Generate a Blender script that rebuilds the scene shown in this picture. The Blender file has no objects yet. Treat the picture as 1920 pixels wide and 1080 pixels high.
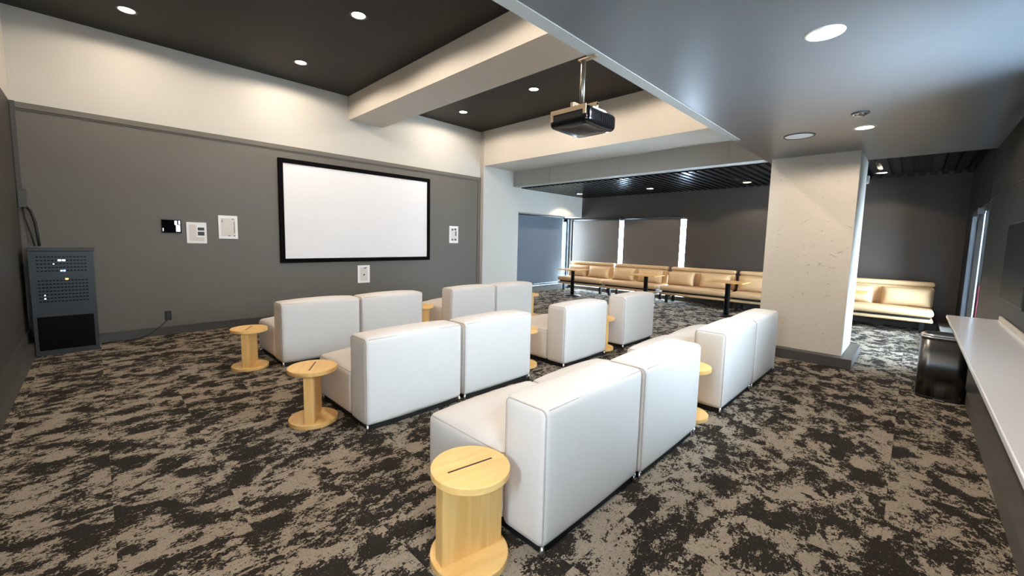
import bpy, bmesh, math, random
from mathutils import Vector, Matrix
random.seed(7)
C = bpy.context.scene.collection
SC = bpy.context.scene
PI = math.pi
R = math.radians

# ------------------------------------------------------------------ camera
cam_d = bpy.data.cameras.new('camera')
cam = bpy.data.objects.new('camera', cam_d); C.objects.link(cam)
SC.camera = cam
cam_d.sensor_fit = 'HORIZONTAL'; cam_d.sensor_width = 36.0
cam_d.lens = 767.544 / 1920 * 36.0
cam_d.shift_x = (960 - 942.468) / 1920
cam_d.shift_y = -(540 - 524.0) / 1920
cam_d.clip_start = 0.05; cam_d.clip_end = 100
yaw, pitch, roll = 0.78455, -0.09509, 0.02094
cy_, sy_, cp_, sp_ = math.cos(yaw), math.sin(yaw), math.cos(pitch), math.sin(pitch)
fw = Vector((sy_*cp_, cy_*cp_, sp_)); rt = Vector((cy_, -sy_, 0)); up = rt.cross(fw)
r2 = rt*math.cos(roll) + up*math.sin(roll); u2 = up*math.cos(roll) - rt*math.sin(roll)
cam.matrix_world = Matrix(((r2.x, u2.x, -fw.x, 0), (r2.y, u2.y, -fw.y, 0), (r2.z, u2.z, -fw.z, 1.5), (0, 0, 0, 1)))

# ------------------------------------------------------------------ daylight, exposure
W = bpy.data.worlds.new('daylight'); SC.world = W; W.use_nodes = True
bg = W.node_tree.nodes['Background']
bg.inputs[0].default_value = (0.60, 0.80, 1.0, 1); bg.inputs[1].default_value = 34.0
SC.view_settings.view_transform = 'Standard'; SC.view_settings.look = 'None'
SC.view_settings.gamma = 1.0; SC.view_settings.use_curve_mapping = False
SC.view_settings.exposure = 0.76
WARM = (1.0, 0.85, 0.69)
P_HIGH, P_LOW, P_LOUNGE = 50.0, 16.0, 42.0     # downlight powers

def portal(name, loc, rot, sx, sy):
    """sampling portal in a window opening: gives no light of its own, guides the sky light"""
    d = bpy.data.lights.new(name, 'AREA'); d.shape = 'RECTANGLE'; d.size = sx; d.size_y = sy
    d.cycles.is_portal = True
    o = bpy.data.objects.new(name, d); C.objects.link(o); o.location = loc; o.rotation_euler = rot
portal('window_portal', (3.59, -0.75, 2.11), (-PI/2, 0, 0), 1.38, 1.02)
portal('window_portal', (0.2, -0.75, 1.425), (-PI/2, 0, 0), 0.6, 0.65)
portal('window_portal', (-0.79, 0.55, 1.55), (0, -PI/2, 0), 0.9, 0.4)
portal('window_portal', (7.93, -0.79, 1.1), (-PI/2, 0, 0), 0.66, 2.2)
portal('window_portal', (9.3, -0.74, 1.2), (-PI/2, 0, 0), 2.0, 1.9)
portal('window_portal', (11.30, 6.2, 1.15), (0, PI/2, 0), 2.1, 3.75)
portal('window_portal', (9.65, 8.19, 1.2), (PI/2, 0, 0), 3.0, 2.15)

# ------------------------------------------------------------------ materials
def lin(c):
    return tuple((x/255/12.92 if x/255 <= 0.04045 else ((x/255+0.055)/1.055)**2.4) for x in c)
def new_mat(name):
    m = bpy.data.materials.new(name); m.use_nodes = True
    return m, m.node_tree, m.node_tree.nodes['Principled BSDF']
def mat(name, rgb, rough=0.6, var=0.06, scale=6.0, bump=0.0, bscale=60.0, metal=0.0, spec=0.5, stretch=(1, 1, 1), coord='Object'):
    m, t, b = new_mat(name); N, L = t.nodes, t.links
    c = lin(rgb)
    tc = N.new('ShaderNodeTexCoord'); mp = N.new('ShaderNodeMapping'); mp.inputs['Scale'].default_value = stretch
    L.new(tc.outputs[coord], mp.inputs[0])
    n = N.new('ShaderNodeTexNoise'); n.inputs['Scale'].default_value = scale; n.inputs['Detail'].default_value = 4
    L.new(mp.outputs[0], n.inputs[0])
    r = N.new('ShaderNodeValToRGB'); r.color_ramp.elements[0].position = 0.3; r.color_ramp.elements[1].position = 0.7
    r.color_ramp.elements[0].color = (*[x*(1-var) for x in c], 1); r.color_ramp.elements[1].color = (*[min(1, x*(1+var)) for x in c], 1)
    L.new(n.outputs[0], r.inputs[0]); L.new(r.outputs[0], b.inputs['Base Color'])
    b.inputs['Roughness'].default_value = rough; b.inputs['Metallic'].default_value = metal
    b.inputs['Specular IOR Level'].default_value = spec
    if bump:
        n2 = N.new('ShaderNodeTexNoise'); n2.inputs['Scale'].default_value = bscale; n2.inputs['Detail'].default_value = 3
        L.new(mp.outputs[0], n2.inputs[0])
        bp = N.new('ShaderNodeBump'); bp.inputs['Strength'].default_value = bump; bp.inputs['Distance'].default_value = 0.01
        L.new(n2.outputs[0], bp.inputs['Height']); L.new(bp.outputs[0], b.inputs['Normal'])
    return m
def emit(name, rgb, s):
    m = bpy.data.materials.new(name); m.use_nodes = True; t = m.node_tree
    t.nodes.remove(t.nodes['Principled BSDF'])
    e = t.nodes.new('ShaderNodeEmission'); e.inputs[0].default_value = (*rgb, 1); e.inputs[1].default_value = s
    t.links.new(e.outputs[0], t.nodes['Material Output'].inputs[0])
    return m
def carpet():
    m, t, b = new_mat('patterned carpet tile'); N, L = t.nodes, t.links
    tc = N.new('ShaderNodeTexCoord')
    def vm(op, a, bb=None):
        n = N.new('ShaderNodeVectorMath'); n.operation = op
        if isinstance(a, tuple): n.inputs[0].default_value = a
        else: L.new(a, n.inputs[0])
        if bb is not None:
            if isinstance(bb, tuple): n.inputs[1].default_value = bb
            else: L.new(bb, n.inputs[1])
        return n.outputs[0]
    def noise(v, s, d, dist=0.0, rough=0.5):
        n = N.new('ShaderNodeTexNoise'); n.inputs['Scale'].default_value = s; n.inputs['Detail'].default_value = d
        n.inputs['Distortion'].default_value = dist; n.inputs['Roughness'].default_value = rough
        L.new(v, n.inputs[0]); return n.outputs[0]
    def mth(op, a, bb=None, clamp=False):
        n = N.new('ShaderNodeMath'); n.operation = op; n.use_clamp = clamp
        for i, x in enumerate((a, bb)):
            if x is None: continue
            if isinstance(x, (int, float)): n.inputs[i].default_value = x
            else: L.new(x, n.inputs[i])
        return n.outputs[0]
    def ramp(v, p0, p1, c0, c1):
        r = N.new('ShaderNodeValToRGB'); e = r.color_ramp.elements
        e[0].position = p0; e[1].position = p1; e[0].color = (*c0, 1); e[1].color = (*c1, 1)
        L.new(v, r.inputs[0]); return r.outputs[0]
    P = tc.outputs['Object']
    cell = vm('FLOOR', vm('MULTIPLY', P, (1/0.5, 1/1.0, 0)))
    wn = N.new('ShaderNodeTexWhiteNoise'); L.new(cell, wn.inputs[0])
    mpr = N.new('ShaderNodeMapping'); mpr.inputs['Rotation'].default_value = (0, 0, R(-36)); mpr.inputs['Scale'].default_value = (1.0, 1.45, 1); L.new(P, mpr.inputs[0])
    off = vm('MULTIPLY', wn.outputs['Color'], (0.35, 0.35, 0))
    Q = vm('ADD', mpr.outputs[0], off)
    big = noise(Q, 4.0, 9, 0.4, 0.62)
    conf = noise(Q, 42, 2, 1.6, 0.5)
    tiny = noise(P, 75, 1, 1.0)
    midn = noise(Q, 12.5, 4, 0.6, 0.6)
    v = mth('ADD', mth('ADD', mth('MULTIPLY', big, 0.68), mth('MULTIPLY', midn, 0.32)), mth('MULTIPLY', mth('SUBTRACT', conf, 0.5), 0.30))
    mask = ramp(v, 0.500, 0.516, (0, 0, 0), (1, 1, 1))
    fine = noise(P, 210, 2)
    hole = ramp(tiny, 0.30, 0.42, (0, 0, 0), (1, 1, 1))
    a = mth('MULTIPLY', mask, mth('ADD', mth('MULTIPLY', hole, 0.45), 0.55))
    pin = ramp(tiny, 0.68, 0.74, (0, 0, 0), (1, 1, 1))
    c = mth('ADD', a, mth('MULTIPLY', pin, 0.22), True)
    c = mth('MULTIPLY', c, mth('ADD', mth('MULTIPLY', fine, 1.2), 0.36), True)
    mid = conf
    col = ramp(c, 0.0, 1.0, lin((47, 42, 37)), lin((158, 145, 128)))
    L.new(col, b.inputs['Base Color'])
    b.inputs['Roughness'].default_value = 0.95; b.inputs['Specular IOR Level'].default_value = 0.12
    bp = N.new('ShaderNodeBump'); bp.inputs['Strength'].default_value = 0.7; bp.inputs['Distance'].default_value = 0.008
    L.new(mth('ADD', fine, mth('MULTIPLY', mid, 1.5)), bp.inputs['Height']); L.new(bp.outputs[0], b.inputs['Normal'])
    return m
def wood(name, light, dark, axis=0):
    m, t, b = new_mat(name); N, L = t.nodes, t.links
    tc = N.new('ShaderNodeTexCoord'); mp = N.new('ShaderNodeMapping')
    s = [9, 9, 9]; s[axis] = 0.9; mp.inputs['Scale'].default_value = s
    L.new(tc.outputs['Object'], mp.inputs[0])
    n = N.new('ShaderNodeTexNoise'); n.inputs['Scale'].default_value = 2.2; n.inputs['Detail'].default_value = 6; n.inputs['Distortion'].default_value = 0.8
    L.new(mp.outputs[0], n.inputs[0])
    r = N.new('ShaderNodeValToRGB'); e = r.color_ramp.elements
    e[0].position = 0.3; e[1].position = 0.66; e[0].color = (*lin(dark), 1); e[1].color = (*lin(light), 1)
    L.new(n.outputs[0], r.inputs[0]); L.new(r.outputs[0], b.inputs['Base Color'])
    b.inputs['Roughness'].default_value = 0.42; b.inputs['Specular IOR Level'].default_value = 0.4
    return m
def plaster(name, rgb):
    """painted concrete with small trowel chips"""
    m = mat(name, rgb, 0.75, 0.03, 2.0)
    t = m.node_tree; N, L = t.nodes, t.links; b = N['Principled BSDF']
    tc = N.new('ShaderNodeTexCoord'); mp = N.new('ShaderNodeMapping'); mp.inputs['Scale'].default_value = (1, 1, 2.2)
    L.new(tc.outputs['Object'], mp.inputs[0])
    n = N.new('ShaderNodeTexNoise'); n.inputs['Scale'].default_value = 11; n.inputs['Detail'].default_value = 3; n.inputs['Distortion'].default_value = 1.2
    L.new(mp.outputs[0], n.inputs[0])
    r = N.new('ShaderNodeValToRGB'); r.color_ramp.elements[0].position = 0.66; r.color_ramp.elements[1].position = 0.72
    L.new(n.outputs[0], r.inputs[0])
    bp = N.new('ShaderNodeBump'); bp.inputs['Strength'].default_value = 0.7; bp.inputs['Distance'].default_value = 0.012
    L.new(r.outputs[0], bp.inputs['Height']); L.new(bp.outputs[0], b.inputs['Normal'])
    return m
def glass_pane(name):
    m = bpy.data.materials.new(name); m.use_nodes = True; t = m.node_tree; N, L = t.nodes, t.links
    N.remove(N['Principled BSDF'])
    tr = N.new('ShaderNodeBsdfTransparent'); gl = N.new('ShaderNodeBsdfGlossy'); gl.inputs['Roughness'].default_value = 0.02
    fr = N.new('ShaderNodeFresnel'); fr.inputs[0].default_value = 1.25
    mx = N.new('ShaderNodeMixShader')
    L.new(fr.outputs[0], mx.inputs[0]); L.new(tr.outputs[0], mx.inputs[1]); L.new(gl.outputs[0], mx.inputs[2])
    L.new(mx.outputs[0], N['Material Output'].inputs[0])
    return m
def blind_fabric(name, rgb, trans):
    m, t, b = new_mat(name); N, L = t.nodes, t.links
    tc = N.new('ShaderNodeTexCoord'); n = N.new('ShaderNodeTexNoise'); n.inputs['Scale'].default_value = 220
    L.new(tc.outputs['Object'], n.inputs[0])
    r = N.new('ShaderNodeValToRGB'); c = lin(rgb)
    r.color_ramp.elements[0].color = (*[x*0.85 for x in c], 1); r.color_ramp.elements[1].color = (*[x*1.15 for x in c], 1)
    L.new(n.outputs[0], r.inputs[0]); L.new(r.outputs[0], b.inputs['Base Color']); b.inputs['Roughness'].default_value = 0.8
    tl = N.new('ShaderNodeBsdfTranslucent'); L.new(r.outputs[0], tl.inputs[0])
    mx = N.new('ShaderNodeMixShader'); mx.inputs[0].default_value = trans
    L.new(b.outputs[0], mx.inputs[1]); L.new(tl.outputs[0], mx.inputs[2]); L.new(mx.outputs[0], N['Material Output'].inputs[0])
    return m

M = dict(
    carpet=carpet(),
    cream=mat('cream wall paint', (190, 185, 175), 0.6, 0.015, 1.5),
    beam_cream=mat('cream beam paint', (214, 207, 196), 0.6, 0.015, 1.5),
    left=mat('shaded charcoal wall paint', (66, 63, 58), 0.5, 0.03, 1.2, spec=0.25),  # screen wall's charcoal paint, darkened to imitate shade on the left wall
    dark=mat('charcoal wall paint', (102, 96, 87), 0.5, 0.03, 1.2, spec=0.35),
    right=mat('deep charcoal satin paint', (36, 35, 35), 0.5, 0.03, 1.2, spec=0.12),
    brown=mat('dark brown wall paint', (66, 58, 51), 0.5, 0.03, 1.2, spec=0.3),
    black_ceiling=mat('matt black ceiling paint', (36, 34, 31), 0.55, 0.04, 1.5, spec=0.3),
    low_ceiling=mat('daylight tinted satin ceiling paint', (86, 90, 94), 0.35, 0.02, 1.0),  # neutral grey with a little of the daylight's blue put in
    slat=mat('black metal slat', (13, 13, 14), 0.22, 0.1, 8.0),
    beam_grey=mat('grey beam paint', (172, 170, 163), 0.6, 0.02, 1.5),
    plaster=plaster('painted concrete', (206, 198, 184)),
    base=mat('charcoal baseboard paint', (70, 68, 64), 0.45, 0.03, 2.0),
    curb=mat('dark curb paint', (84, 79, 73), 0.5, 0.06, 3.0),
    white_fab=mat('off white woven upholstery', (211, 204, 196), 0.8, 0.015, 40.0, 0.06, 240.0, spec=0.25),
    piping=mat('off white piping', (180, 170, 160), 0.7, 0.02, 40.0, spec=0.25),
    black=mat('black plinth', (14, 14, 15), 0.6, 0.05, 10.0),
    chrome=mat('polished metal', (205, 205, 205), 0.25, 0.03, 10.0, metal=1.0),
    bin=mat('brushed dark stainless steel', (96, 95, 94), 0.3, 0.05, 3.0, metal=1.0, stretch=(14, 14, 0.5)),
    birch=wood('pale birch ply', (238, 196, 128), (226, 176, 104), 0),
    birch_up=wood('pale birch board', (236, 190, 120), (222, 168, 94), 2),
    slot=mat('dark slot', (52, 34, 20), 0.7, 0.05, 10.0),
    tan=mat('tan bench upholstery', (190, 157, 117), 0.65, 0.03, 12.0, 0.05, 120.0, spec=0.3),
    oak=wood('oak table top', (214, 170, 106), (196, 148, 84), 1),
    black_metal=mat('black powder coated metal', (16, 16, 17), 0.35, 0.05, 20.0),
    rack=mat('grey rack metal', (46, 49, 50), 0.4, 0.05, 12.0),
    rack_black=mat('gloss black rack panel', (5, 5, 6), 0.3, 0.05, 12.0, spec=0.15),
    screen=mat('white projection fabric', (232, 228, 226), 0.75, 0.01, 3.0, spec=0.2),
    black_velvet=mat('black velvet frame', (7, 7, 8), 0.9, 0.05, 20.0, spec=0.1),
    white=mat('white paper', (236, 233, 229), 0.6, 0.01, 10.0),
    beige=mat('printed beige panel', (216, 206, 196), 0.6, 0.04, 30.0),
    ink=mat('dark print', (48, 54, 58), 0.6, 0.1, 40.0),
    tablet_glass=mat('black glass', (6, 6, 8), 0.1, 0.05, 10.0, spec=0.12),
    grille=mat('white speaker grille', (246, 247, 248), 0.5, 0.02, 250.0, 0.3, 400.0),
    counter=mat('white gloss laminate', (226, 226, 228), 0.16, 0.01, 3.0),
    proj=mat('gloss black plastic', (13, 13, 15), 0.16, 0.05, 8.0),
    proj_trim=mat('champagne metal trim', (196, 176, 150), 0.3, 0.05, 8.0, metal=0.9),
    pole=mat('satin steel tube', (150, 140, 126), 0.3, 0.05, 8.0, metal=0.9),
    blind=blind_fabric('brown blackout blind', (84, 74, 65), 0.012),
    blind_daylit=blind_fabric('grey blind with painted daylight', (96, 106, 116), 0.05),  # dark grey fabric, daylight's blue painted into its colour
    frame=mat('dark window frame', (30, 32, 35), 0.4, 0.05, 8.0),
    glass=glass_pane('window glass'),
    maroon=mat('maroon fabric', (104, 28, 52), 0.8, 0.1, 20.0),
    lens=emit('warm lamp lens', (1.0, 0.86, 0.66), 14.0),
    lamp_ring=mat('white lamp ring', (220, 214, 204), 0.4, 0.02, 10.0),
    lamp_ring_dark=mat('dark lamp ring', (60, 54, 48), 0.4, 0.02, 10.0),
    led_white=emit('white indicator', (0.85, 0.93, 1.0), 5.0),
    led_blue=emit('blue indicator', (0.25, 0.5, 1.0), 5.0),
    led_orange=emit('orange indicator', (1.0, 0.45, 0.15), 2.5),
    panel_glow=emit('panel icon and reflection glow', (0.75, 0.85, 1.0), 1.2),  # glow for the touch panel's icon and its painted reflection
    tv=mat('black television glass', (5, 6, 8), 0.4, 0.05, 6.0, spec=0.02),
)

pb = M['low_ceiling'].node_tree.nodes['Principled BSDF']      # eggshell sheen
pb.inputs['Coat Weight'].default_value = 0.7; pb.inputs['Coat Roughness'].default_value = 0.32; pb.inputs['Coat IOR'].default_value = 1.8

# ------------------------------------------------------------------ mesh helpers
def BM(): return bmesh.new()
def add_box(bm, x0, x1, y0, y1, z0, z1, mi=0, bevel=0.0, seg=2):
    vs = [bm.verts.new((x, y, z)) for z in (z0, z1) for y in (y0, y1) for x in (x0, x1)]
    fs = []
    for f in ((0, 2, 3, 1), (4, 5, 7, 6), (0, 1, 5, 4), (2, 6, 7, 3), (0, 4, 6, 2), (1, 3, 7, 5)):
        q = bm.faces.new([vs[i] for i in f]); q.material_index = mi; fs.append(q)
    if bevel:
        es = list({e for f in fs for e in f.edges})
        bmesh.ops.bevel(bm, geom=es, offset=bevel, segments=seg, affect='EDGES', profile=0.5)
def add_lathe(bm, prof, seg=48, c=(0, 0, 0), mi=0, smooth=True):
    rings = []
    for r, z in prof:
        if r < 1e-6: rings.append([bm.verts.new((c[0], c[1], c[2]+z))])
        else: rings.append([bm.verts.new((c[0]+r*math.cos(2*PI*k/seg), c[1]+r*math.sin(2*PI*k/seg), c[2]+z)) for k in range(seg)])
    for a, b in zip(rings, rings[1:]):
        for k in range(seg):
            k2 = (k+1) % seg
            if len(a) == 1 and len(b) == 1: continue
            if len(a) == 1: f = bm.faces.new((a[0], b[k2], b[k]))
            elif len(b) == 1: f = bm.faces.new((a[k], a[k2], b[0]))
            else: f = bm.faces.new((a[k], a[k2], b[k2], b[k]))
            f.material_index = mi; f.smooth = smooth
def add_disc(bm, r, z0, z1, seg=64, bev=0.003, c=(0, 0, 0), mi=0):
    add_lathe(bm, [(0, z0), (r-bev, z0), (r, z0+bev), (r, z1-bev), (r-bev, z1), (0, z1)], seg, c, mi, False)
def add_tube(bm, pts, r, seg=8, closed=False, mi=0):
    pts = [Vector(p) for p in pts]; n = len(pts); rings = []
    prev = None
    for i, p in enumerate(pts):
        a = pts[(i-1) % n] if (closed or i > 0) else p
        b = pts[(i+1) % n] if (closed or i < n-1) else p
        t = (b-a).normalized()
        if prev is None:
            ref = Vector((0, 0, 1)) if abs(t.z) < 0.9 else Vector((1, 0, 0))
            nrm = t.cross(ref).normalized()
        else:
            nrm = (prev - t*prev.dot(t)).normalized()
        prev = nrm; bn = t.cross(nrm)
        rings.append([bm.verts.new(p + nrm*r*math.cos(2*PI*k/seg) + bn*r*math.sin(2*PI*k/seg)) for k in range(seg)])
    m = n if closed else n-1
    for i in range(m):
        a, b = rings[i], rings[(i+1) % n]
        for k in range(seg):
            f = bm.faces.new((a[k], a[(k+1) % seg], b[(k+1) % seg], b[k])); f.smooth = True; f.material_index = mi
    if not closed:
        for rg in (rings[0], rings[-1]):
            f = bm.faces.new(rg); f.material_index = mi
def add_cushion(bm, c, size, r=0.03, bulge=(0, 0, 0), n=(10, 10, 10), top_only=False, mi=0):
    """rounded box whose faces swell a little, like foam under fabric"""
    h = [s/2 for s in size]
    def coords(k):
        hh = h[k]; a = [-hh, -hh+r*0.12, -hh+r*0.35, -hh+r*0.65, -hh+r]
        m = [(-hh+r) + (2*hh-2*r)*i/n[k] for i in range(1, n[k])]
        return a + m + [-x for x in reversed(a)]
    X = [coords(k) for k in range(3)]
    vd = {}
    def vert(i, j, k):
        key = (i, j, k)
        if key in vd: return vd[key]
        p = Vector((X[0][i], X[1][j], X[2][k]))
        q = Vector([max(-h[a]+r, min(h[a]-r, p[a])) for a in range(3)])
        d = p-q
        if d.length > 1e-9: p = q + d.normalized()*r
        u = [max(-1, min(1, p[a]/h[a])) for a in range(3)]
        o = Vector((0, 0, 0))
        for a in range(3):
            b_, c_ = (a+1) % 3, (a+2) % 3
            w = (1-abs(u[b_])**2.6)*(1-abs(u[c_])**2.6)
            if a == 2 and top_only and u[2] < 0: w = 0
            o[a] = bulge[a]*u[a]*max(0, w)
        v = bm.verts.new(p+o+Vector(c)); vd[key] = v
        return v
    nx, ny, nz = len(X[0])-1, len(X[1])-1, len(X[2])-1
    def quad(a, b, c_, d):
        f = bm.faces.new((a, b, c_, d)); f.smooth = True; f.material_index = mi
    for i in range(nx):
        for j in range(ny):
            quad(vert(i, j, nz), vert(i+1, j, nz), vert(i+1, j+1, nz), vert(i, j+1, nz))
            quad(vert(i, j, 0), vert(i, j+1, 0), vert(i+1, j+1, 0), vert(i+1, j, 0))
    for i in range(nx):
        for k in range(nz):
            quad(vert(i, 0, k), vert(i+1, 0, k), vert(i+1, 0, k+1), vert(i, 0, k+1))
            quad(vert(i, ny, k), vert(i, ny, k+1), vert(i+1, ny, k+1), vert(i+1, ny, k))
    for j in range(ny):
        for k in range(nz):
            quad(vert(0, j, k), vert(0, j, k+1), vert(0, j+1, k+1), vert(0, j+1, k))
            quad(vert(nx, j, k), vert(nx, j+1, k), vert(nx, j+1, k+1), vert(nx, j, k+1))
def round_rect(a0, a1, b0, b1, r, n=6):
    out = []
    for (ca, cb, s) in ((a1-r, b1-r, 0), (a0+r, b1-r, 1), (a0+r, b0+r, 2), (a1-r, b0+r, 3)):
        for i in range(n+1):
            t = PI/2*(s + i/n); out.append((ca+r*math.cos(t), cb+r*math.sin(t)))
    return out
def add_pillow(bm, w, hgt, t, n=18):
    """scatter cushion in the local Y-Z plane, thickness along X, base at z=0"""
    g = []
    for s in (1, -1):
        rows = []
        for j in range(n+1):
            row = []
            for i in range(n+1):
                u = -1+2*i/n; v = -1+2*j/n
                th = t/2*(max(0, 1-abs(u)**4)**0.55)*(max(0, 1-abs(v)**3)**0.6)
                yy = u*w/2*(1-0.03*(1-v*v)); zz = hgt/2 + v*hgt/2*(1-0.05*(1-u*u))
                row.append((s*th, yy, zz))
            rows.append(row)
        g.append(rows)
    V = []
    for s in range(2):
        V.append([[None]*(n+1) for _ in range(n+1)])
    for j in range(n+1):
        for i in range(n+1):
            edge = i in (0, n) or j in (0, n)
            V[0][j][i] = bm.verts.new(g[0][j][i])
            V[1][j][i] = V[0][j][i] if edge else bm.verts.new(g[1][j][i])
    for j in range(n):
        for i in range(n):
            for s in range(2):
                q = (V[s][j][i], V[s][j][i+1], V[s][j+1][i+1], V[s][j+1][i])
                f = bm.faces.new(q if s == 0 else q[::-1]); f.smooth = True

def obj(name, bm, mats, parent=None, loc=None):
    bmesh.ops.recalc_face_normals(bm, faces=bm.faces[:])
    me = bpy.data.meshes.new(name); bm.to_mesh(me); bm.free()
    for m in (mats if isinstance(mats, (list, tuple)) else [mats]): me.materials.append(m)
    o = bpy.data.objects.new(name, me); C.objects.link(o)
    if parent: o.parent = parent
    if loc: o.location = loc
    return o
def struct(name, bm, mats, parent=None):
    o = obj(name, bm, mats, parent)
    if parent is None: o['kind'] = 'structure'
    return o
def tag(o, label, cat, group=None):
    o['label'] = label; o['category'] = cat
    if group: o['group'] = group
    return o
def thing(name, label, cat, loc=(0, 0, 0), rotz=0.0, group=None):
    o = bpy.data.objects.new(name, None); C.objects.link(o); o.empty_display_size = 0.1
    o.location = loc; o.rotation_euler = (0, 0, rotz)
    return tag(o, label, cat, group)
def dup(root, loc, rotz=0.0, label=None, group=None):
    r = root.copy(); C.objects.link(r); r.location = loc; r.rotation_euler = (0, 0, rotz)
    if label: r['label'] = label
    if group: r['group'] = group
    for ch in list(root.children):
        c = ch.copy(); C.objects.link(c); c.parent = r
        for g in list(ch.children):
            d = g.copy(); C.objects.link(d); d.parent = c
    return r
def sbox(name, m, *args, **k):
    bm = BM(); add_box(bm, *args, **k); return struct(name, bm, m)
def pbox(name, m, parent, *args, **k):
    bm = BM(); add_box(bm, *args, **k); return obj(name, bm, m, parent)

# ------------------------------------------------------------------ room shell
XL, YR, YF, XF = -0.63, -0.58, 7.755, 11.18      # left, right, screen and far wall planes
YB = 7.63                                        # lounge side wall plane
ZH, ZL, ZS = 4.136, 2.683, 2.89                  # high, low and slatted ceiling
ZD = 3.035                                       # top of the dark paint
sbox('floor', M['carpet'], -0.9, 11.6, -0.9, 8.3, -0.1, 0)

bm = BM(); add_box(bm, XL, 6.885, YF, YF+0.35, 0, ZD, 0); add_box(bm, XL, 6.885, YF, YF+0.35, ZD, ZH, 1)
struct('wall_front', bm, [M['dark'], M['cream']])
bm = BM(); x0, x1 = XL-0.15, XL
add_box(bm, x0, x1, 2.2, YF+0.35, 0, ZD, 0); add_box(bm, x0, x1, 2.2, YF+0.35, ZD, ZH, 1)
add_box(bm, x0, x1, YR-0.2, 0.35, 0, ZH, 1); add_box(bm, x0, x1, 0.75, 2.2, 0, ZH, 1)  # unseen near part, made cream to bounce light onto the chairs
add_box(bm, x0, x1, 0.35, 0.75, 0, 1.1, 1); add_box(bm, x0, x1, 0.35, 0.75, 2.0, ZH, 1)
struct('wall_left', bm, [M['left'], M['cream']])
# right wall with two unseen windows added for fill light, the far strip with its own window
bm = BM()
WX0, WX1, WZ0, WZ1 = 2.9, 4.28, 1.60, 2.62
SX0, SX1, SZ0, SZ1 = -0.1, 0.5, 1.1, 1.75
y0, y1 = YR-0.16, YR
add_box(bm, SX1, WX0, y0, y1, 0, ZL); add_box(bm, XL, SX0, y0, y1, 0, ZL); add_box(bm, SX0, SX1, y0, y1, 0, SZ0); add_box(bm, SX0, SX1, y0, y1, SZ1, ZL); add_box(bm, WX1, 7.46, y0, y1, 0, ZL)
add_box(bm, WX0, WX1, y0, y1, 0, WZ0); add_box(bm, WX0, WX1, y0, y1, WZ1, ZL)
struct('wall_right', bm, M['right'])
bm = BM(); y0, y1 = -0.78, -0.62
VX0, VX1, VZ0, VZ1 = 8.36, 10.33, 0.20, 2.12
add_box(bm, 7.46, 7.58, y0, y1, 0, ZS+0.1); add_box(bm, 7.58, VX0, y0, y1, 2.12, ZS+0.1); add_box(bm, 8.28, VX0, y0, y1, 0, 2.12); add_box(bm, VX1, XF+0.15, y0, y1, 0, ZS+0.1)
add_box(bm, VX0, VX1, y0, y1, 0, VZ0); add_box(bm, VX0, VX1, y0, y1, VZ1, ZS+0.1)
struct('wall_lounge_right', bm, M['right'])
# far wall with the two windows behind the benches
bm = BM(); x0, x1 = XF, XF+0.16
FY0, FY1, FZ0, FZ1 = 4.33, 8.05, 0.10, 2.20
add_box(bm, x0, x1, -0.62, FY0, 0, ZS+0.1); add_box(bm, x0, x1, FY0, 8.35, FZ1, ZS+0.1)
add_box(bm, x0, x1, FY0, FY1, 0, FZ0); add_box(bm, x0, x1, FY1, 8.35, 0, FZ1)
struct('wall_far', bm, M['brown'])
# lounge side wall: cream pilaster and the bulkhead over the recessed window
bm = BM(); add_box(bm, 6.885, 8.165, YB, 8.25, 0, ZH); add_box(bm, 8.165, 11.14, YB, 8.25, 2.275, ZS+0.05)
struct('wall_lounge_left', bm, M['cream'])
# ceilings
sbox('ceiling_high', M['black_ceiling'], XL, 6.9, 1.4, YF+0.2, ZH, ZH+0.1)
bm = BM(); add_box(bm, XL, 7.48, YR-0.1, 1.57, ZL, ZH+0.1)
for f in bm.faces: f.material_index = 1 if f.calc_center_median().y > 1.56 else 0
struct('ceiling_low', bm, [M['low_ceiling'], M['cream']])
bm = BM(); add_box(bm, 7.48, XF+0.05, -0.7, 1.57, ZS+0.05, ZS+0.1); add_box(bm, 8.2, XF+0.05, 1.57, YB, ZS+0.05, ZS+0.1)
y = -0.62
while y < YB-0.1:
    add_box(bm, 7.5 if y < 1.5 else 8.2, XF, y, y+0.085, ZS, ZS+0.05); y += 0.15
struct('ceiling_slats', bm, M['slat'])
# beams
sbox('beam', M['beam_cream'], 3.54, 4.245, 1.57, YF, 3.705, ZH)
sbox('beam', M['beam_cream'], 6.885, 7.95, 1.57, YB, 3.31, ZH)
bm = BM(); add_box(bm, 7.95, 8.22, 1.57, YB, 2.92, ZH)
for yy in (6.42, 4.52, 2.44): add_box(bm, 7.935, 7.95, yy-0.012, yy+0.012, 2.92, 3.31)
struct('beam', bm, M['beam_grey'])
bm = BM(); add_box(bm, 7.48, 8.22, 1.50, 1.57, ZL, ZH); struct('beam', bm, M['beam_grey'])
# pale flange along the edge of the low ceiling
bm = BM(); add_box(bm, XL, 5.20, 1.487, 1.572, ZL-0.005, ZL-0.0005)
struct('trim_1', bm, M['beam_grey'])
# trim board along the top of the dark paint on the screen wall
bm = BM(); add_box(bm, XL, 6.885, YF-0.028, YF, 2.965, ZD); add_box(bm, XL, 6.885, YF-0.012, YF, 2.945, 2.965)
add_box(bm, 6.80, 6.885, YF-0.02, YF, 0.12, 2.965); add_box(bm, XL, -0.585, YF-0.02, YF, 0.12, 2.965)
struct('trim_2', bm, M['dark'])
bm = BM(); add_box(bm, 4.2, 7.44, YR, YR+0.003, 2.084, 2.094); add_box(bm, 7.43, 7.46, YR, YR+0.003, 0.13, ZL)
struct('trim_3', bm, M['frame'])
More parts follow.
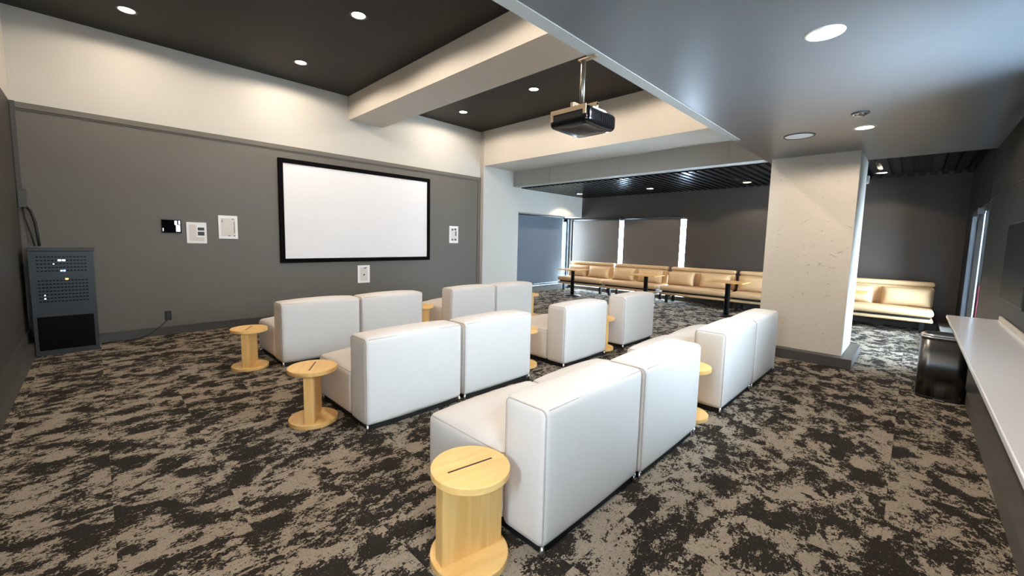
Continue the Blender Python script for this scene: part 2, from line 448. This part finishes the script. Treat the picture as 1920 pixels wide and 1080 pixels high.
# baseboards and curbs
bm = BM(); add_box(bm, -0.60, 6.885, YF-0.018, YF, 0, 0.112); add_box(bm, -0.60, 6.885, YF-0.026, YF-0.018, 0.108, 0.12)
add_box(bm, -0.60, 6.885, YF-0.024, YF, 0.112, 0.12)
struct('baseboard_front', bm, M['base'])
bm = BM(); add_box(bm, XL, XL+0.016, YR, YF, 0.155, 0.283); add_box(bm, XL, -0.566, YR, YF-0.03, 0, 0.157)
struct('baseboard_left', bm, M['base'])
bm = BM(); add_box(bm, XL, 7.46, YR, -0.463, 0, 0.13); struct('baseboard_right', bm, M['curb'])
bm = BM(); add_box(bm, 8.36, XF, -0.62, -0.40, 0, 0.17); add_box(bm, XF-0.16, XF, -0.40, 8.05, 0, 0.10); add_box(bm, 8.17, XF-0.16, 7.95, 8.25, 0, 0.16)
add_box(bm, 6.885, 8.165, YB-0.016, YB, 0, 0.11)
struct('baseboard_lounge', bm, M['curb'])
# pillar
sbox('pillar', M['plaster'], 6.665, 7.65, 0.554, 1.487, 0.10, ZL)
sbox('baseboard_pillar', M['base'], 6.52, 7.72, 0.44, 1.60, 0, 0.125, bevel=0.004, seg=1)

# ------------------------------------------------------------------ windows
def window(name, axis, a0, a1, z0, z1, d, mull=()):
    """frame with one pane; axis 'x': the opening runs along x at y=d, axis 'y': along y at x=d"""
    def bx(bm, p0, p1, q0, q1, t=0.03):
        if axis == 'x': add_box(bm, p0, p1, d-t, d+t, q0, q1)
        else: add_box(bm, d-t, d+t, p0, p1, q0, q1)
    w = 0.035
    bm = BM(); bx(bm, a0, a1, z0, z0+w); bx(bm, a0, a1, z1-w, z1)
    bx(bm, a0, a0+w, z0+w, z1-w); bx(bm, a1-w, a1, z0+w, z1-w)
    for m_ in mull: bx(bm, m_-0.02, m_+0.02, z0+w, z1-w)
    fr = struct(name, bm, M['frame'])
    bm = BM(); bx(bm, a0+w, a1-w, z0+w, z1-w, 0.004); obj('pane', bm, M['glass'], fr)
    return fr
window('fill_window_1', 'x', WX0, WX1, WZ0, WZ1, -0.70, (3.5,))  # unseen window, added to light the front row's chair backs
window('fill_window_6', 'x', SX0, SX1, SZ0, SZ1, -0.70)  # unseen window, added to light the near table front and chair back
window('fill_window_5', 'y', 0.35, 0.75, 1.10, 2.0, -0.75)  # unseen window, added to light the chairs' left sides
window('window_2', 'x', VX0, VX1, VZ0, VZ1, -0.655)
window('door_1', 'x', 7.58, 8.28, 0.0, 2.12, -0.74)
window('window_3', 'y', FY0, FY1, FZ0, FZ1, XF+0.10)
window('window_4', 'x', 8.165, XF, 0.16, 2.275, 8.15)

def blind(label, axis, a0, a1, z0, z1, d, side, m, drop=0.0):
    """roller blind: tube and brackets on top, fabric, bottom bar; side = +1/-1 where the tube bulges"""
    L_ = a1-a0
    t = thing('roller_blind', label, 'window blind', ((a0 if axis == 'x' else d), (d if axis == 'x' else a0), z0), 0, None)
    def P(a, b, z): return (a, b, z) if axis == 'x' else (b, a, z)
    bm = BM(); add_tube(bm, [P(0, side*0.03, z1-z0-0.03), P(L_, side*0.03, z1-z0-0.03)], 0.028, 16); obj('roller_tube', bm, M['frame'], t)
    for a in (-0.012, L_):
        bm = BM(); q = sorted((side*-0.005, side*0.068))
        if axis == 'x': add_box(bm, a, a+0.012, q[0], q[1], z1-z0-0.075, z1-z0+0.012)
        else: add_box(bm, q[0], q[1], a, a+0.012, z1-z0-0.075, z1-z0+0.012)
        obj('bracket', bm, M['black_metal'], t)
    bm = BM()
    if axis == 'x': add_box(bm, 0.01, L_-0.01, -0.001, 0.001, 0.03, z1-z0-0.03)
    else: add_box(bm, -0.001, 0.001, 0.01, L_-0.01, 0.03, z1-z0-0.03)
    obj('fabric', bm, m, t)
    bm = BM(); add_tube(bm, [P(0.01, 0, 0.02), P(L_-0.01, 0, 0.02)], 0.013, 10); obj('bottom_bar', bm, M['frame'], t)
    return t
blind('brown roller blind in the far wall corner, left of the bright gap', 'y', 6.27, 7.94, 0.55, 2.235, XF-0.03, -1, M['blind'])
blind('brown roller blind between two bright vertical gaps behind the benches', 'y', 4.46, 6.15, 0.55, 2.235, XF-0.03, -1, M['blind'])
blind('grey roller blind with painted blue daylight in the recess beside the cream pilaster', 'x', 8.19, 10.74, 0.20, 2.30, 8.06, -1, M['blind_daylit'])
blind('dark roller blind with bright gaps on the right wall behind the bin', 'x', 8.80, 9.52, 0.35, 2.08, -0.64, 1, M['blind_daylit'])
blind('dark roller blind added to cut daylight, half lowered in the door opening beside the maroon strip', 'x', 7.62, 8.24, 1.05, 2.09, -0.66, 1, M['blind_daylit'])  # added to block part of the daylight falling on the pillar side

# ------------------------------------------------------------------ downlights
def downlight(label, x, y, z, power, group, ring, r=0.085, angle=172):
    t = thing('downlight', label, 'ceiling light', (x, y, z), 0, group)
    bm = BM(); add_lathe(bm, [(r*0.86, 0.0), (r*0.86, -0.004), (r*1.0, -0.007), (r*1.16, -0.003), (r*1.18, 0.0)], 40); obj('trim_ring', bm, ring, t)
    bm = BM(); add_lathe(bm, [(0, -0.004), (r*0.86, -0.002)], 40); obj('lens', bm, M['lens'], t)
    d = bpy.data.lights.new('lamp', 'SPOT'); d.energy = power; d.color = WARM; d.spot_size = R(angle); d.spot_blend = 0.22
    d.shadow_soft_size = 0.035
    o = bpy.data.objects.new('lamp', d); C.objects.link(o); o.location = (0, 0, -0.02); o.parent = t
G = 'round downlights in the black ceiling'
for (x, y, lab) in ((0.42, 6.85, 'warm round downlight in the black ceiling near the left corner'),
                    (2.38, 6.84, 'warm round downlight in the black ceiling nearest above the screen'),
                    (2.38, 4.91, 'warm round downlight in the black ceiling at the top of the photo'),
                    (5.58, 6.85, 'warm round downlight behind the beam, nearer the screen wall'),
                    (5.58, 4.92, 'warm round downlight behind the beam, left of the projector pole'),
                    (0.42, 4.91, 'warm round downlight in the black ceiling over the left aisle'),
                    (0.42, 2.98, 'warm round downlight in the black ceiling, nearest the left wall and flange'),
                    (2.38, 2.98, 'warm round downlight in the black ceiling between beam and low ceiling'),
                    (5.58, 2.98, 'warm round downlight behind the beam and hidden by the low ceiling')):
    downlight(lab, x, y, ZH, P_HIGH*(0.65 if x < 1 else 1), G, M['lamp_ring_dark'], 0.09)
G = 'round downlights in the grey low ceiling'
for (x, y, lab) in ((2.938, 0.454, 'large bright downlight in the grey low ceiling nearest the camera'),
                    (5.45, 0.451, 'downlight in the grey low ceiling beside the round speaker'),
                    (0.43, 0.454, 'downlight in the grey low ceiling directly above the camera')):
    downlight(lab, x, y, ZL, P_LOW*(4 if x < 1 else 3 if x > 5 else 2.5), G, M['lamp_ring'], 0.08)
G = 'downlights in the slatted lounge ceiling'
for (x, y, lab) in ((10.07, 7.0, 'downlight in the black slatted ceiling beside the cream bulkhead'),
                    (10.1, 4.88, 'downlight in the black slatted ceiling above the middle of the benches'),
                    (10.3, 2.74, 'downlight in the black slatted ceiling just left of the pillar'),
                    (10.4, 0.55, 'downlight in the dark lounge ceiling just right of the pillar')):
    downlight(lab, x, y, ZS, P_LOUNGE*(0.5 if y < 1 else 1), G, M['lamp_ring_dark'], 0.085, 125)

# ------------------------------------------------------------------ lounge chairs
CW, CD, CH = 0.935, 0.94, 0.735
SH = 0.425                            # height of the seat's edge seam      # width, depth, height of one armless seat
def make_chair():
    t = thing('lounge_chair', '', 'armchair', (0, 0, 0), 0, 'white armless lounge chairs')
    zb = 0.05
    # backrest: along x, back face at y=0
    bt = 0.275; hz = CH-zb
    bm = BM(); add_cushion(bm, (CW/2, bt/2, zb+hz/2), (CW, bt, hz), 0.035, (0.004, 0.010, 0.028), (14, 6, 12)); back = obj('backrest', bm, M['white_fab'], t)
    bm = BM(); k = 0.035*(1-0.7071)
    for x in (k, CW-k):
        add_tube(bm, [(x, a, b) for a, b in round_rect(k, bt-k, zb+k, CH-k, 0.03)], 0.0045, 6, True)
    for y in (k, bt-k): add_tube(bm, [(0.03, y, CH-k), (CW-0.03, y, CH-k)], 0.0035, 6)
    obj('piping', bm, M['piping'], back)
    # seat
    sd = CD-bt+0.005; sh = SH-zb
    bm = BM(); add_cushion(bm, (CW/2, bt-0.005+sd/2, zb+sh/2), (CW, sd, sh), 0.045, (0.004, 0.010, 0.075), (14, 12, 6), True); seat = obj('seat', bm, M['white_fab'], t)
    bm = BM(); k = 0.045*(1-0.7071)
    add_tube(bm, [(a, b, SH-k) for a, b in round_rect(k, CW-k, bt+0.004, bt-0.005+sd-k, 0.04)], 0.0045, 6, True)
    obj('piping', bm, M['piping'], seat)
    bm = BM(); add_box(bm, 0.035, CW-0.035, 0.03, CD-0.04, 0, zb+0.02); obj('plinth', bm, M['black'], t)
    for x in (0.016, CW-0.016):
        for y in (0.016, CD-0.03):
            bm = BM(); add_lathe(bm, [(0, 0), (0.011, 0), (0.013, 0.02), (0.009, 0.06), (0, 0.06)], 12); obj('foot', bm, M['chrome'], t, (x, y, 0))
    return t
proto = make_chair(); first = True
chairs = [
 # (x, y, label)
 (1.415, 1.115, 'white armless lounge chair nearest the camera, wood table touching its left side'),
 (2.362, 1.10, 'white armless lounge chair in the front row, right beside the nearest chair'),
 (3.85, 1.09, 'white armless lounge chair in the front row just past the middle gap'),
 (4.80, 1.08, 'white armless lounge chair at the front row end nearest the pillar'),
 (1.408, 2.855, 'white armless lounge chair at the left end of the middle row'),
 (2.372, 2.85, 'second white armless lounge chair in the middle row from the left'),
 (3.868, 2.82, 'white armless lounge chair in the middle row right of the wide gap, standing single'),
 (5.25, 2.81, 'white armless lounge chair at the right end of the middle row, standing apart'),
 (1.45, 4.97, 'white armless lounge chair at the left end of the row below the screen'),
 (2.405, 4.97, 'second white armless lounge chair from the left in the row below the screen'),
 (3.868, 4.97, 'third white armless lounge chair from the left in the row below the screen'),
 (4.825, 4.97, 'white armless lounge chair at the right end of the back row by the cream pilaster'),
]
for x, y, lab in chairs:
    if first: proto.location = (x, y, 0); proto['label'] = lab; first = False
    else: dup(proto, (x, y, 0), 0, lab)

# ------------------------------------------------------------------ side tables
def make_table():
    t = thing('side_table', '', 'side table', (0, 0, 0), 0, 'round birch side tables')
    r = 0.185
    bm = BM(); add_disc(bm, r, 0.0, 0.035); obj('base', bm, M['birch'], t)
    bm = BM(); add_box(bm, -0.16, 0.16, -0.034, 0.034, 0.035, 0.42, bevel=0.002, seg=1); obj('panel', bm, M['birch_up'], t)
    bm = BM(); add_disc(bm, r, 0.42, 0.455); top = obj('top', bm, M['birch'], t)
    bm = BM(); add_box(bm, -0.118, 0.118, -0.005, 0.005, 0.454, 0.4556); obj('slot', bm, M['slot'], top)
    return t
proto = make_table(); first = True
for x, y, a, lab in (
 (1.190, 1.378, -10, 'round birch side table in the foreground with its broad panel facing the camera'),
 (1.203, 3.365, 58, 'round birch side table left of the middle row, seen edge on'),
 (1.195, 5.245, 60, 'round birch side table at the far left, beside the row below the screen'),
 (3.62, 5.42, 20, 'round birch side table in the gap of the back row under the screen sign'),
 (6.12, 5.36, 60, 'round birch side table at the right end of the row below the screen'),
 (3.60, 3.25, 58, 'round birch side table half hidden in the wide gap of the middle row'),
 (5.027, 3.05, 60, 'round birch side table mostly hidden between the two single middle row chairs'),
 (3.62, 1.315, 20, 'round birch side table half hidden in the gap of the front row')):
    if first: proto.location = (x, y, 0); proto.rotation_euler.z = R(a); proto['label'] = lab; first = False
    else: dup(proto, (x, y, 0), R(a), lab)

# ------------------------------------------------------------------ lounge benches
BL = 1.59
def make_bench():
    t = thing('bench', '', 'bench', (0, 0, 0), 0, 'tan upholstered benches along the far wall')
    bm = BM(); add_cushion(bm, (0.33, BL/2, 0.370), (0.66, BL-0.02, 0.115), 0.05, (0, 0, 0.012), (6, 14, 3)); obj('seat_cushion', bm, M['tan'], t)
    bm = BM(); add_cushion(bm, (0.36, BL/2, 0.237), (0.66, BL-0.02, 0.058), 0.025, (0, 0, 0), (6, 10, 2)); obj('seat_frame', bm, M['tan'], t)
    bm = BM(); add_box(bm, 0.10, 0.62, 0.05, BL-0.05, 0.262, 0.318); obj('spacer', bm, M['black'], t)
    bm = BM(); add_cushion(bm, (0.735, BL/2, 0.60), (0.13, BL-0.03, 0.40), 0.05, (0.01, 0, 0), (3, 14, 6)); back = obj('backrest', bm, M['tan'], t)
    bm = BM(); add_cushion(bm, (0.75, BL/2, 0.845), (0.17, BL-0.03, 0.09), 0.04, (0, 0, 0.006), (3, 14, 2)); obj('top_roll', bm, M['tan'], back)
    for y in (0.14, BL-0.14):
        bm = BM(); add_box(bm, 0.16, 0.22, y-0.03, y+0.03, 0, 0.215); add_box(bm, 0.58, 0.64, y-0.03, y+0.03, 0, 0.215); add_box(bm, 0.22, 0.58, y-0.02, y+0.02, 0.15, 0.21)
        obj('leg', bm, M['black_metal'], t)
    return t
BX = 10.22
proto = make_bench(); first = True
benches = [(6.25, 'tan upholstered bench in the lounge corner under the left brown blind'),
           (4.64, 'tan upholstered bench under the middle of the brown blinds'),
           (2.98, 'tan upholstered bench under the bright gap right of the blinds'),
           (1.34, 'tan upholstered bench partly hidden behind the left edge of the pillar'),
           (-0.33, 'tan upholstered bench right of the pillar at the end of the row')]
for y, lab in benches:
    if first: proto.location = (BX, y, 0); proto['label'] = lab; first = False
    else: dup(proto, (BX, y, 0), 0, lab)
def make_pillow(w):
    bm = BM(); add_pillow(bm, w, 0.36, 0.21); return obj('cushion', bm, M['tan'])
proto = make_pillow(0.78); first = True
for y, tw, lab in ((7.46, 0, 'tan cushion in the lounge corner, leftmost on the benches'),
               (6.68, 3, 'tan cushion second from the lounge corner, right of the first table top'),
               (5.87, -2, 'tan cushion on the second bench, its left half'),
               (5.08, 0, 'tan cushion above the middle table top, on the second bench'),
               (4.24, -3, 'tan cushion on the third bench, its left half'),
               (3.42, 2, 'tan cushion on the third bench behind the table before the pillar'),
               (2.55, 0, 'tan cushion cut off by the left edge of the pillar'),
               (0.86, 2, 'tan cushion cut off by the right edge of the pillar, behind a table tip'),
               (0.05, -2, 'tan cushion at the right end of the bench row')):
    if first: o = proto; first = False
    else: o = proto.copy(); C.objects.link(o)
    o.location = (BX+0.52, y, 0.425); o.rotation_euler = (R(tw*0.4), R(14), R(tw))
    if y > 7: o.scale = (1, 0.9, 1)
    tag(o, lab, 'cushion', 'tan cushions on the benches')

# ------------------------------------------------------------------ cafe tables in the lounge
def make_cafe():
    t = thing('cafe_table', '', 'table', (0, 0, 0), 0, 'oak cafe tables in front of the benches')
    bm = BM(); add_box(bm, -0.28, 0.28, -0.34, 0.34, 0.715, 0.74, bevel=0.006, seg=2); obj('top', bm, M['oak'], t)
    bm = BM(); add_lathe(bm, [(0, 0.03), (0.05, 0.03), (0.05, 0.70), (0.13, 0.705), (0.13, 0.714), (0, 0.714)], 24); obj('column', bm, M['black_metal'], t)
    bm = BM(); add_lathe(bm, [(0, 0), (0.235, 0), (0.235, 0.008), (0.06, 0.035), (0, 0.035)], 36); obj('base', bm, M['black_metal'], t)
    return t
proto = make_cafe(); first = True
for x, y, lab in ((9.46, 6.70, 'oak topped cafe table with black post, nearest the lounge corner'),
                  (9.52, 4.58, 'oak topped cafe table with black post, middle of the three in view'),
                  (9.43, 2.72, 'oak topped cafe table with black post, just left of the pillar'),
                  (9.45, 0.86, 'oak topped cafe table hidden behind the pillar except its right tip')):
    if first: proto.location = (x, y, 0); proto['label'] = lab; first = False
    else: dup(proto, (x, y, 0), 0, lab)

# ------------------------------------------------------------------ projection screen
t = thing('projection_screen', 'large white projection screen in a black frame on the charcoal wall', 'projection screen', (2.277, YF, 1.03))
w, h = 3.085, 1.79; f = 0.075
bm = BM(); add_box(bm, f, w-f, -0.03, -0.005, f, h-f); obj('surface', bm, M['screen'], t)
bm = BM()
for a in ((0, w, 0, f), (0, w, h-f, h), (0, f, f, h-f), (w-f, w, f, h-f)): add_box(bm, a[0], a[1], -0.05, 0, a[2], a[3], bevel=0.004, seg=1)
obj('frame', bm, M['black_velvet'], t)

# ------------------------------------------------------------------ wall signs, tablet, outlet
def sign(label, x0, x1, z0, z1, marks, panel=(0.13, 0.87, 0.12, 0.88)):
    t = thing('wall_sign', label, 'sign', (x0, YF, z0)); w, h = x1-x0, z1-z0
    bm = BM(); add_box(bm, 0, w, -0.014, 0, 0, h, bevel=0.003, seg=1); obj('board', bm, M['white'], t)
    bm = BM(); add_box(bm, panel[0]*w, panel[1]*w, -0.0155, -0.014, panel[2]*h, panel[3]*h); obj('print', bm, M['beige'], t)
    for i, (a0, a1, b0, b1, m) in enumerate(marks):
        bm = BM(); add_box(bm, a0*w, a1*w, -0.017-(0.0005 if m != 'white' else 0), -0.0155, b0*h, b1*h)
        obj('marking' if m != 'white' else 'patch', bm, M[m], t)
sign('white square wall sign with a small dark picture, left of the screen beside the tablet', 0.996, 1.245, 1.357, 1.676,
     [(0.48, 1.0, 0.30, 0.88, 'white'), (0.55, 0.88, 0.62, 0.76, 'ink'), (0.55, 0.88, 0.38, 0.56, 'ink')])
sign('white upright wall sign with a plain beige page, nearest the screen on its left', 1.40, 1.66, 1.433, 1.80,
     [(0.80, 0.83, 0.25, 0.75, 'ink'), (0.70, 0.80, 0.84, 0.87, 'ink'), (0.48, 0.60, 0.12, 0.15, 'ink'), (0.76, 0.84, 0.115, 0.155, 'ink'), (0.18, 0.21, 0.70, 0.80, 'ink')])
sign('narrow white wall sign with small symbols, right of the screen', 5.93, 6.195, 1.412, 1.812,
     [(0.25, 0.42, 0.74, 0.84, 'ink'), (0.55, 0.74, 0.76, 0.86, 'ink'), (0.66, 0.76, 0.42, 0.70, 'ink'), (0.58, 0.76, 0.16, 0.26, 'ink'), (0.26, 0.42, 0.16, 0.25, 'ink')])
sign('white wall sign with one black dot, below the screen', 3.672, 3.928, 0.595, 0.948,
     [(0.46, 0.57, 0.42, 0.50, 'ink'), (0.52, 0.64, 0.82, 0.87, 'ink'), (0.66, 0.71, 0.84, 0.90, 'ink')], (0.2, 0.8, 0.12, 0.88))
t = thing('wall_tablet', 'small black touch panel on the wall, left of the white signs', 'touch panel', (0.708, YF, 1.508))
bm = BM(); add_box(bm, 0, 0.23, -0.02, 0, 0, 0.195, bevel=0.004, seg=2); obj('housing', bm, M['black'], t)
bm = BM(); add_box(bm, 0.006, 0.224, -0.0215, -0.02, 0.007, 0.188); sc_ = obj('display', bm, M['tablet_glass'], t)
bm = BM(); add_box(bm, 0.150, 0.180, -0.0222, -0.0215, 0.12, 0.18); add_box(bm, 0.165, 0.215, -0.0222, -0.0215, 0.02, 0.12); add_box(bm, 0.195, 0.217, -0.0222, -0.0215, 0.13, 0.182)
obj('painted_reflection', bm, M['panel_glow'], sc_)  # reflection in the glass, imitated by glowing patches
bm = BM(); add_box(bm, 0.012, 0.022, -0.0222, -0.0215, 0.025, 0.07); obj('lit_icon', bm, M['panel_glow'], sc_)
t = thing('power_outlet', 'black power outlet low on the charcoal wall with a plugged cord', 'outlet', (0.69, YF, 0.217))
bm = BM(); add_box(bm, 0, 0.076, -0.008, 0, 0, 0.135, bevel=0.002, seg=1); pl = obj('plate', bm, M['black'], t)
for z in (0.035, 0.085):
    bm = BM(); add_box(bm, 0.022, 0.054, -0.0105, -0.008, z-0.014, z+0.018, bevel=0.002, seg=1); obj('socket', bm, M['rack'], pl)
bm = BM(); add_tube(bm, [(0.038, -0.012, 0.04), (0.01, -0.055, 0.0), (-0.07, -0.075, -0.077), (-0.19, -0.095, -0.167), (-0.31, -0.105, -0.205), (-0.49, -0.135, -0.205), (-0.69, -0.155, -0.205)], 0.006, 8)
obj('cord', bm, M['black'], t)

# ------------------------------------------------------------------ equipment rack
t = thing('equipment_rack', 'tall dark grey equipment rack with lit indicators in the left corner', 'rack', (-0.557, 7.29, 0))
RW, RH = 0.545, 1.29
bm = BM(); add_box(bm, 0, RW, 0.02, 0.40, 0, RH-0.03); obj('body', bm, M['rack'], t)
bm = BM(); add_box(bm, -0.006, RW+0.012, -0.01, 0.41, RH-0.03, RH, bevel=0.004, seg=1); obj('top_panel', bm, M['rack'], t)
bm = BM(); add_box(bm, 0, RW, 0.0, 0.02, 0, 0.06); add_box(bm, 0, 0.03, 0.0, 0.02, 0.06, RH-0.035); add_box(bm, RW-0.035, RW, 0.0, 0.02, 0.06, RH-0.035); add_box(bm, 0.03, RW-0.035, 0.0, 0.02, RH-0.06, RH-0.035)
obj('door_frame', bm, M['rack'], t)
bm = BM(); add_box(bm, 0.03, RW-0.035, 0.004, 0.02, 0.06, 0.47); obj('lower_panel', bm, M['rack_black'], t)
bm = BM(); add_box(bm, 0.03, RW-0.035, 0.006, 0.02, 0.47, RH-0.06); pan = obj('vented_panel', bm, M['rack'], t)
rows = [RH-0.10-0.042*i for i in range(5)] + [RH-0.385-0.042*i for i in range(7)]
for z in rows:
    bm = BM()
    for k in range(14):
        x = 0.06 + k*0.0305
        add_box(bm, x, x+0.022, 0.004, 0.0062, z-0.007, z+0.007)
    obj('vent_row', bm, M['rack_black'], pan)
for (x, z, m, w_) in ((0.25, RH-0.142, 'led_white', 0.013), (0.285, RH-0.142, 'led_white', 0.013), (0.20, RH-0.185, 'led_white', 0.005), (0.26, RH-0.268, 'led_blue', 0.008),
                      (0.285, RH-0.268, 'led_blue', 0.009), (0.30, RH-0.37, 'led_orange', 0.013), (0.11, RH-0.56, 'led_white', 0.005), (0.11, RH-0.60, 'led_white', 0.006)):
    bm = BM(); add_box(bm, x-w_, x+w_, 0.001, 0.004, z-min(w_, 0.009), z+min(w_, 0.009), bevel=0.0008, seg=1); obj('indicator_light', bm, M[m], pan)
t = thing('cable_conduit', 'dark cable conduit running down the left corner to the rack top', 'conduit', (XL, YF, 0))
bm = BM(); add_box(bm, 0.004, 0.044, -0.06, -0.02, 2.0, ZD); obj('trunking', bm, M['base'], t)
bm = BM(); add_box(bm, 0.004, 0.075, -0.08, -0.02, 1.78, 2.0, bevel=0.004, seg=1); obj('junction_box', bm, M['base'], t)
bm = BM(); add_tube(bm, [(0.06, -0.05, 1.80), (0.10, -0.06, 1.74), (0.13, -0.07, 1.6), (0.14, -0.08, 1.45), (0.15, -0.1, 1.31)], 0.014, 10); obj('cable', bm, M['black'], t)
bm = BM(); add_tube(bm, [(0.04, -0.06, 1.80), (0.05, -0.07, 1.65), (0.09, -0.08, 1.45), (0.11, -0.09, 1.31)], 0.009, 10); obj('cable', bm, M['black'], t)

# ------------------------------------------------------------------ projector
t = thing('projector', 'black ceiling projector hanging on a pole from the low ceiling edge', 'projector', (2.31, 1.615, ZL-0.005))
bm = BM(); add_box(bm, -0.022, 0.022, -0.10, 0.028, -0.010, -0.0002, bevel=0.002, seg=1); obj('ceiling_plate', bm, M['proj_trim'], t)
bm = BM(); add_tube(bm, [(0, 0, -0.01), (0, 0, -0.30)], 0.017, 16); obj('pole', bm, M['pole'], t)
bm = BM(); add_box(bm, -0.10, 0.10, -0.012, 0.012, -0.310, -0.292); add_box(bm, -0.012, 0.012, -0.12, 0.12, -0.310, -0.292)
for x, y in ((-0.1, 0), (0.1, 0), (0, -0.11), (0, 0.11)): add_box(bm, x-0.01, x+0.01, y-0.01, y+0.01, -0.345, -0.295)
obj('mount_bracket', bm, M['proj_trim'], t)
bm = BM(); add_cushion(bm, (0.02, 0.0, -0.392), (0.335, 0.305, 0.105), 0.03, (0, 0, 0.012), (8, 8, 3)); bd = obj('body', bm, M['proj'], t)
bm = BM(); add_box(bm, -0.153, -0.145, -0.135, 0.135, -0.366, -0.338); add_box(bm, -0.153, -0.145, -0.135, -0.115, -0.395, -0.366); add_box(bm, -0.153, -0.145, 0.115, 0.135, -0.405, -0.366)
obj('side_trim', bm, M['proj_trim'], bd)
bm = BM()
for k in range(6): add_box(bm, 0.0+k*0.025, 0.018+k*0.025, -0.155, -0.150, -0.415, -0.37)
obj('vent', bm, M['rack_black'], bd)
bm = BM(); add_box(bm, -0.10, 0.04, -0.1555, -0.150, -0.356, -0.346); obj('connector_strip', bm, M['white'], bd)
bm = BM(); add_tube(bm, [(0.02, 0.14, -0.392), (0.02, 0.17, -0.392)], 0.035, 24); obj('lens', bm, M['tablet_glass'], bd)

# ------------------------------------------------------------------ low ceiling fittings
t = thing('ceiling_speaker', 'round white speaker grille in the low ceiling before the pillar', 'speaker', (5.433, 0.981, ZL))
bm = BM(); add_lathe(bm, [(0.125, 0), (0.126, -0.006), (0.14, -0.008), (0.147, -0.003), (0.147, 0)], 48); obj('rim', bm, M['rack'], t)
bm = BM(); add_lathe(bm, [(0, -0.006), (0.125, -0.004)], 48); obj('grille', bm, M['grille'], t)
t = thing('smoke_detector', 'small chrome sensor on the low ceiling above a downlight', 'sensor', (4.86, 0.44, ZL))
bm = BM(); add_lathe(bm, [(0, -0.028), (0.03, -0.026), (0.05, -0.012), (0.055, 0)], 28); obj('housing', bm, M['chrome'], t)
bm = BM(); add_lathe(bm, [(0.055, 0), (0.065, -0.002), (0.066, -0.006), (0.05, -0.008)], 28); obj('collar', bm, M['rack'], t)
t = thing('motion_sensor', 'tiny white sensor on the side of the pillar near its top', 'sensor', (7.62, 0.554, 2.44))
bm = BM(); add_box(bm, -0.02, 0.02, -0.03, 0, -0.05, 0.05, bevel=0.006, seg=2); obj('housing', bm, M['white'], t)
bm = BM(); add_lathe(bm, [(0, -0.012), (0.012, -0.006), (0.014, 0)], 14); obj('sensor_dome', bm, M['grille'], t, (0, -0.015, -0.048))

# ------------------------------------------------------------------ counter, television, bin on the right
t = thing('wall_counter', 'long glossy white counter along the right wall', 'counter', (0, YR, 0))
bm = BM(); add_box(bm, -0.6, 5.56, 0.0, 0.327, 0.872, 0.90, bevel=0.004, seg=2); obj('worktop', bm, M['counter'], t)
bm = BM(); add_box(bm, -0.6, 5.56, 0.0, 0.018, 0.90, 0.935, bevel=0.003, seg=1); obj('upstand', bm, M['cream'], t)
for x in (0.6, 2.2, 3.8, 5.2):
    bm = BM(); add_box(bm, x-0.02, x+0.02, 0.0, 0.02, 0.55, 0.872); add_box(bm, x-0.02, x+0.02, 0.02, 0.27, 0.845, 0.872)
    add_tube(bm, [(x, 0.015, 0.58), (x, 0.10, 0.66), (x, 0.2, 0.78), (x, 0.25, 0.85)], 0.01, 8)
    obj('bracket', bm, M['black_metal'], t)
t = thing('television', 'black wall mounted television above the counter at the right edge', 'television', (4.35, YR, 1.10))
bm = BM(); add_box(bm, 0, 1.02, 0.01, 0.05, 0, 0.62, bevel=0.005, seg=2); obj('housing', bm, M['black'], t)
bm = BM(); add_box(bm, 0.012, 1.008, 0.05, 0.0515, 0.02, 0.608); obj('display', bm, M['tv'], t)
bm = BM(); add_box(bm, 0.3, 0.72, 0.0, 0.012, 0.15, 0.5); obj('wall_mount', bm, M['black_metal'], t)

t = thing('trash_bin', 'dark steel bin with a domed lid behind the end of the counter', 'bin', (5.88, -0.455, 0))
bw, bd_, bh = 0.34, 0.28, 0.60
def rr_prism(bm, a0, a1, b0, b1, r, z0, z1, sc=1.0, top=True):
    q = round_rect(a0, a1, b0, b1, r, 10); p = []
    for i in range(len(q)):
        a, b = Vector(q[i]), Vector(q[(i+1) % len(q)]); p.append(q[i])
        if (b-a).length > 0.04: p += [tuple(a.lerp(b, 0.04)), tuple(a.lerp(b, 0.96))]
    ca, cb = (a0+a1)/2, (b0+b1)/2
    lo = [bm.verts.new((a, b, z0)) for a, b in p]; hi = [bm.verts.new((ca+(a-ca)*sc, cb+(b-cb)*sc, z1)) for a, b in p]
    n = len(p)
    for i in range(n):
        f = bm.faces.new((lo[i], lo[(i+1) % n], hi[(i+1) % n], hi[i])); f.smooth = True
    bm.faces.new(lo[::-1]); bm.faces.new(hi)
bm = BM(); rr_prism(bm, 0, bd_, 0, bw, 0.07, 0.03, bh); obj('body', bm, M['bin'], t)
bm = BM(); rr_prism(bm, 0.004, bd_-0.004, 0.004, bw-0.004, 0.067, 0, 0.03); obj('base', bm, M['black'], t)
bm = BM(); rr_prism(bm, 0.003, bd_-0.003, 0.003, bw-0.003, 0.068, bh, bh+0.015); obj('collar', bm, M['black'], t)
bm = BM(); rr_prism(bm, 0, bd_, 0, bw, 0.07, bh+0.015, bh+0.035); rr_prism(bm, 0, bd_, 0, bw, 0.07, bh+0.035, bh+0.06, 0.82); obj('lid', bm, M['chrome'], t)
bm = BM(); add_box(bm, -0.05, 0.0, bw/2-0.04, bw/2+0.04, 0.012, 0.022, bevel=0.003, seg=1); obj('pedal', bm, M['chrome'], t)

bm = BM()
add_box(bm, 8.225, 8.275, -0.70, -0.625, 0.25, 1.04, bevel=0.01, seg=2)
tag(obj('drape', bm, M['maroon']), 'narrow maroon strip in the door opening beside the far right window', 'drape')
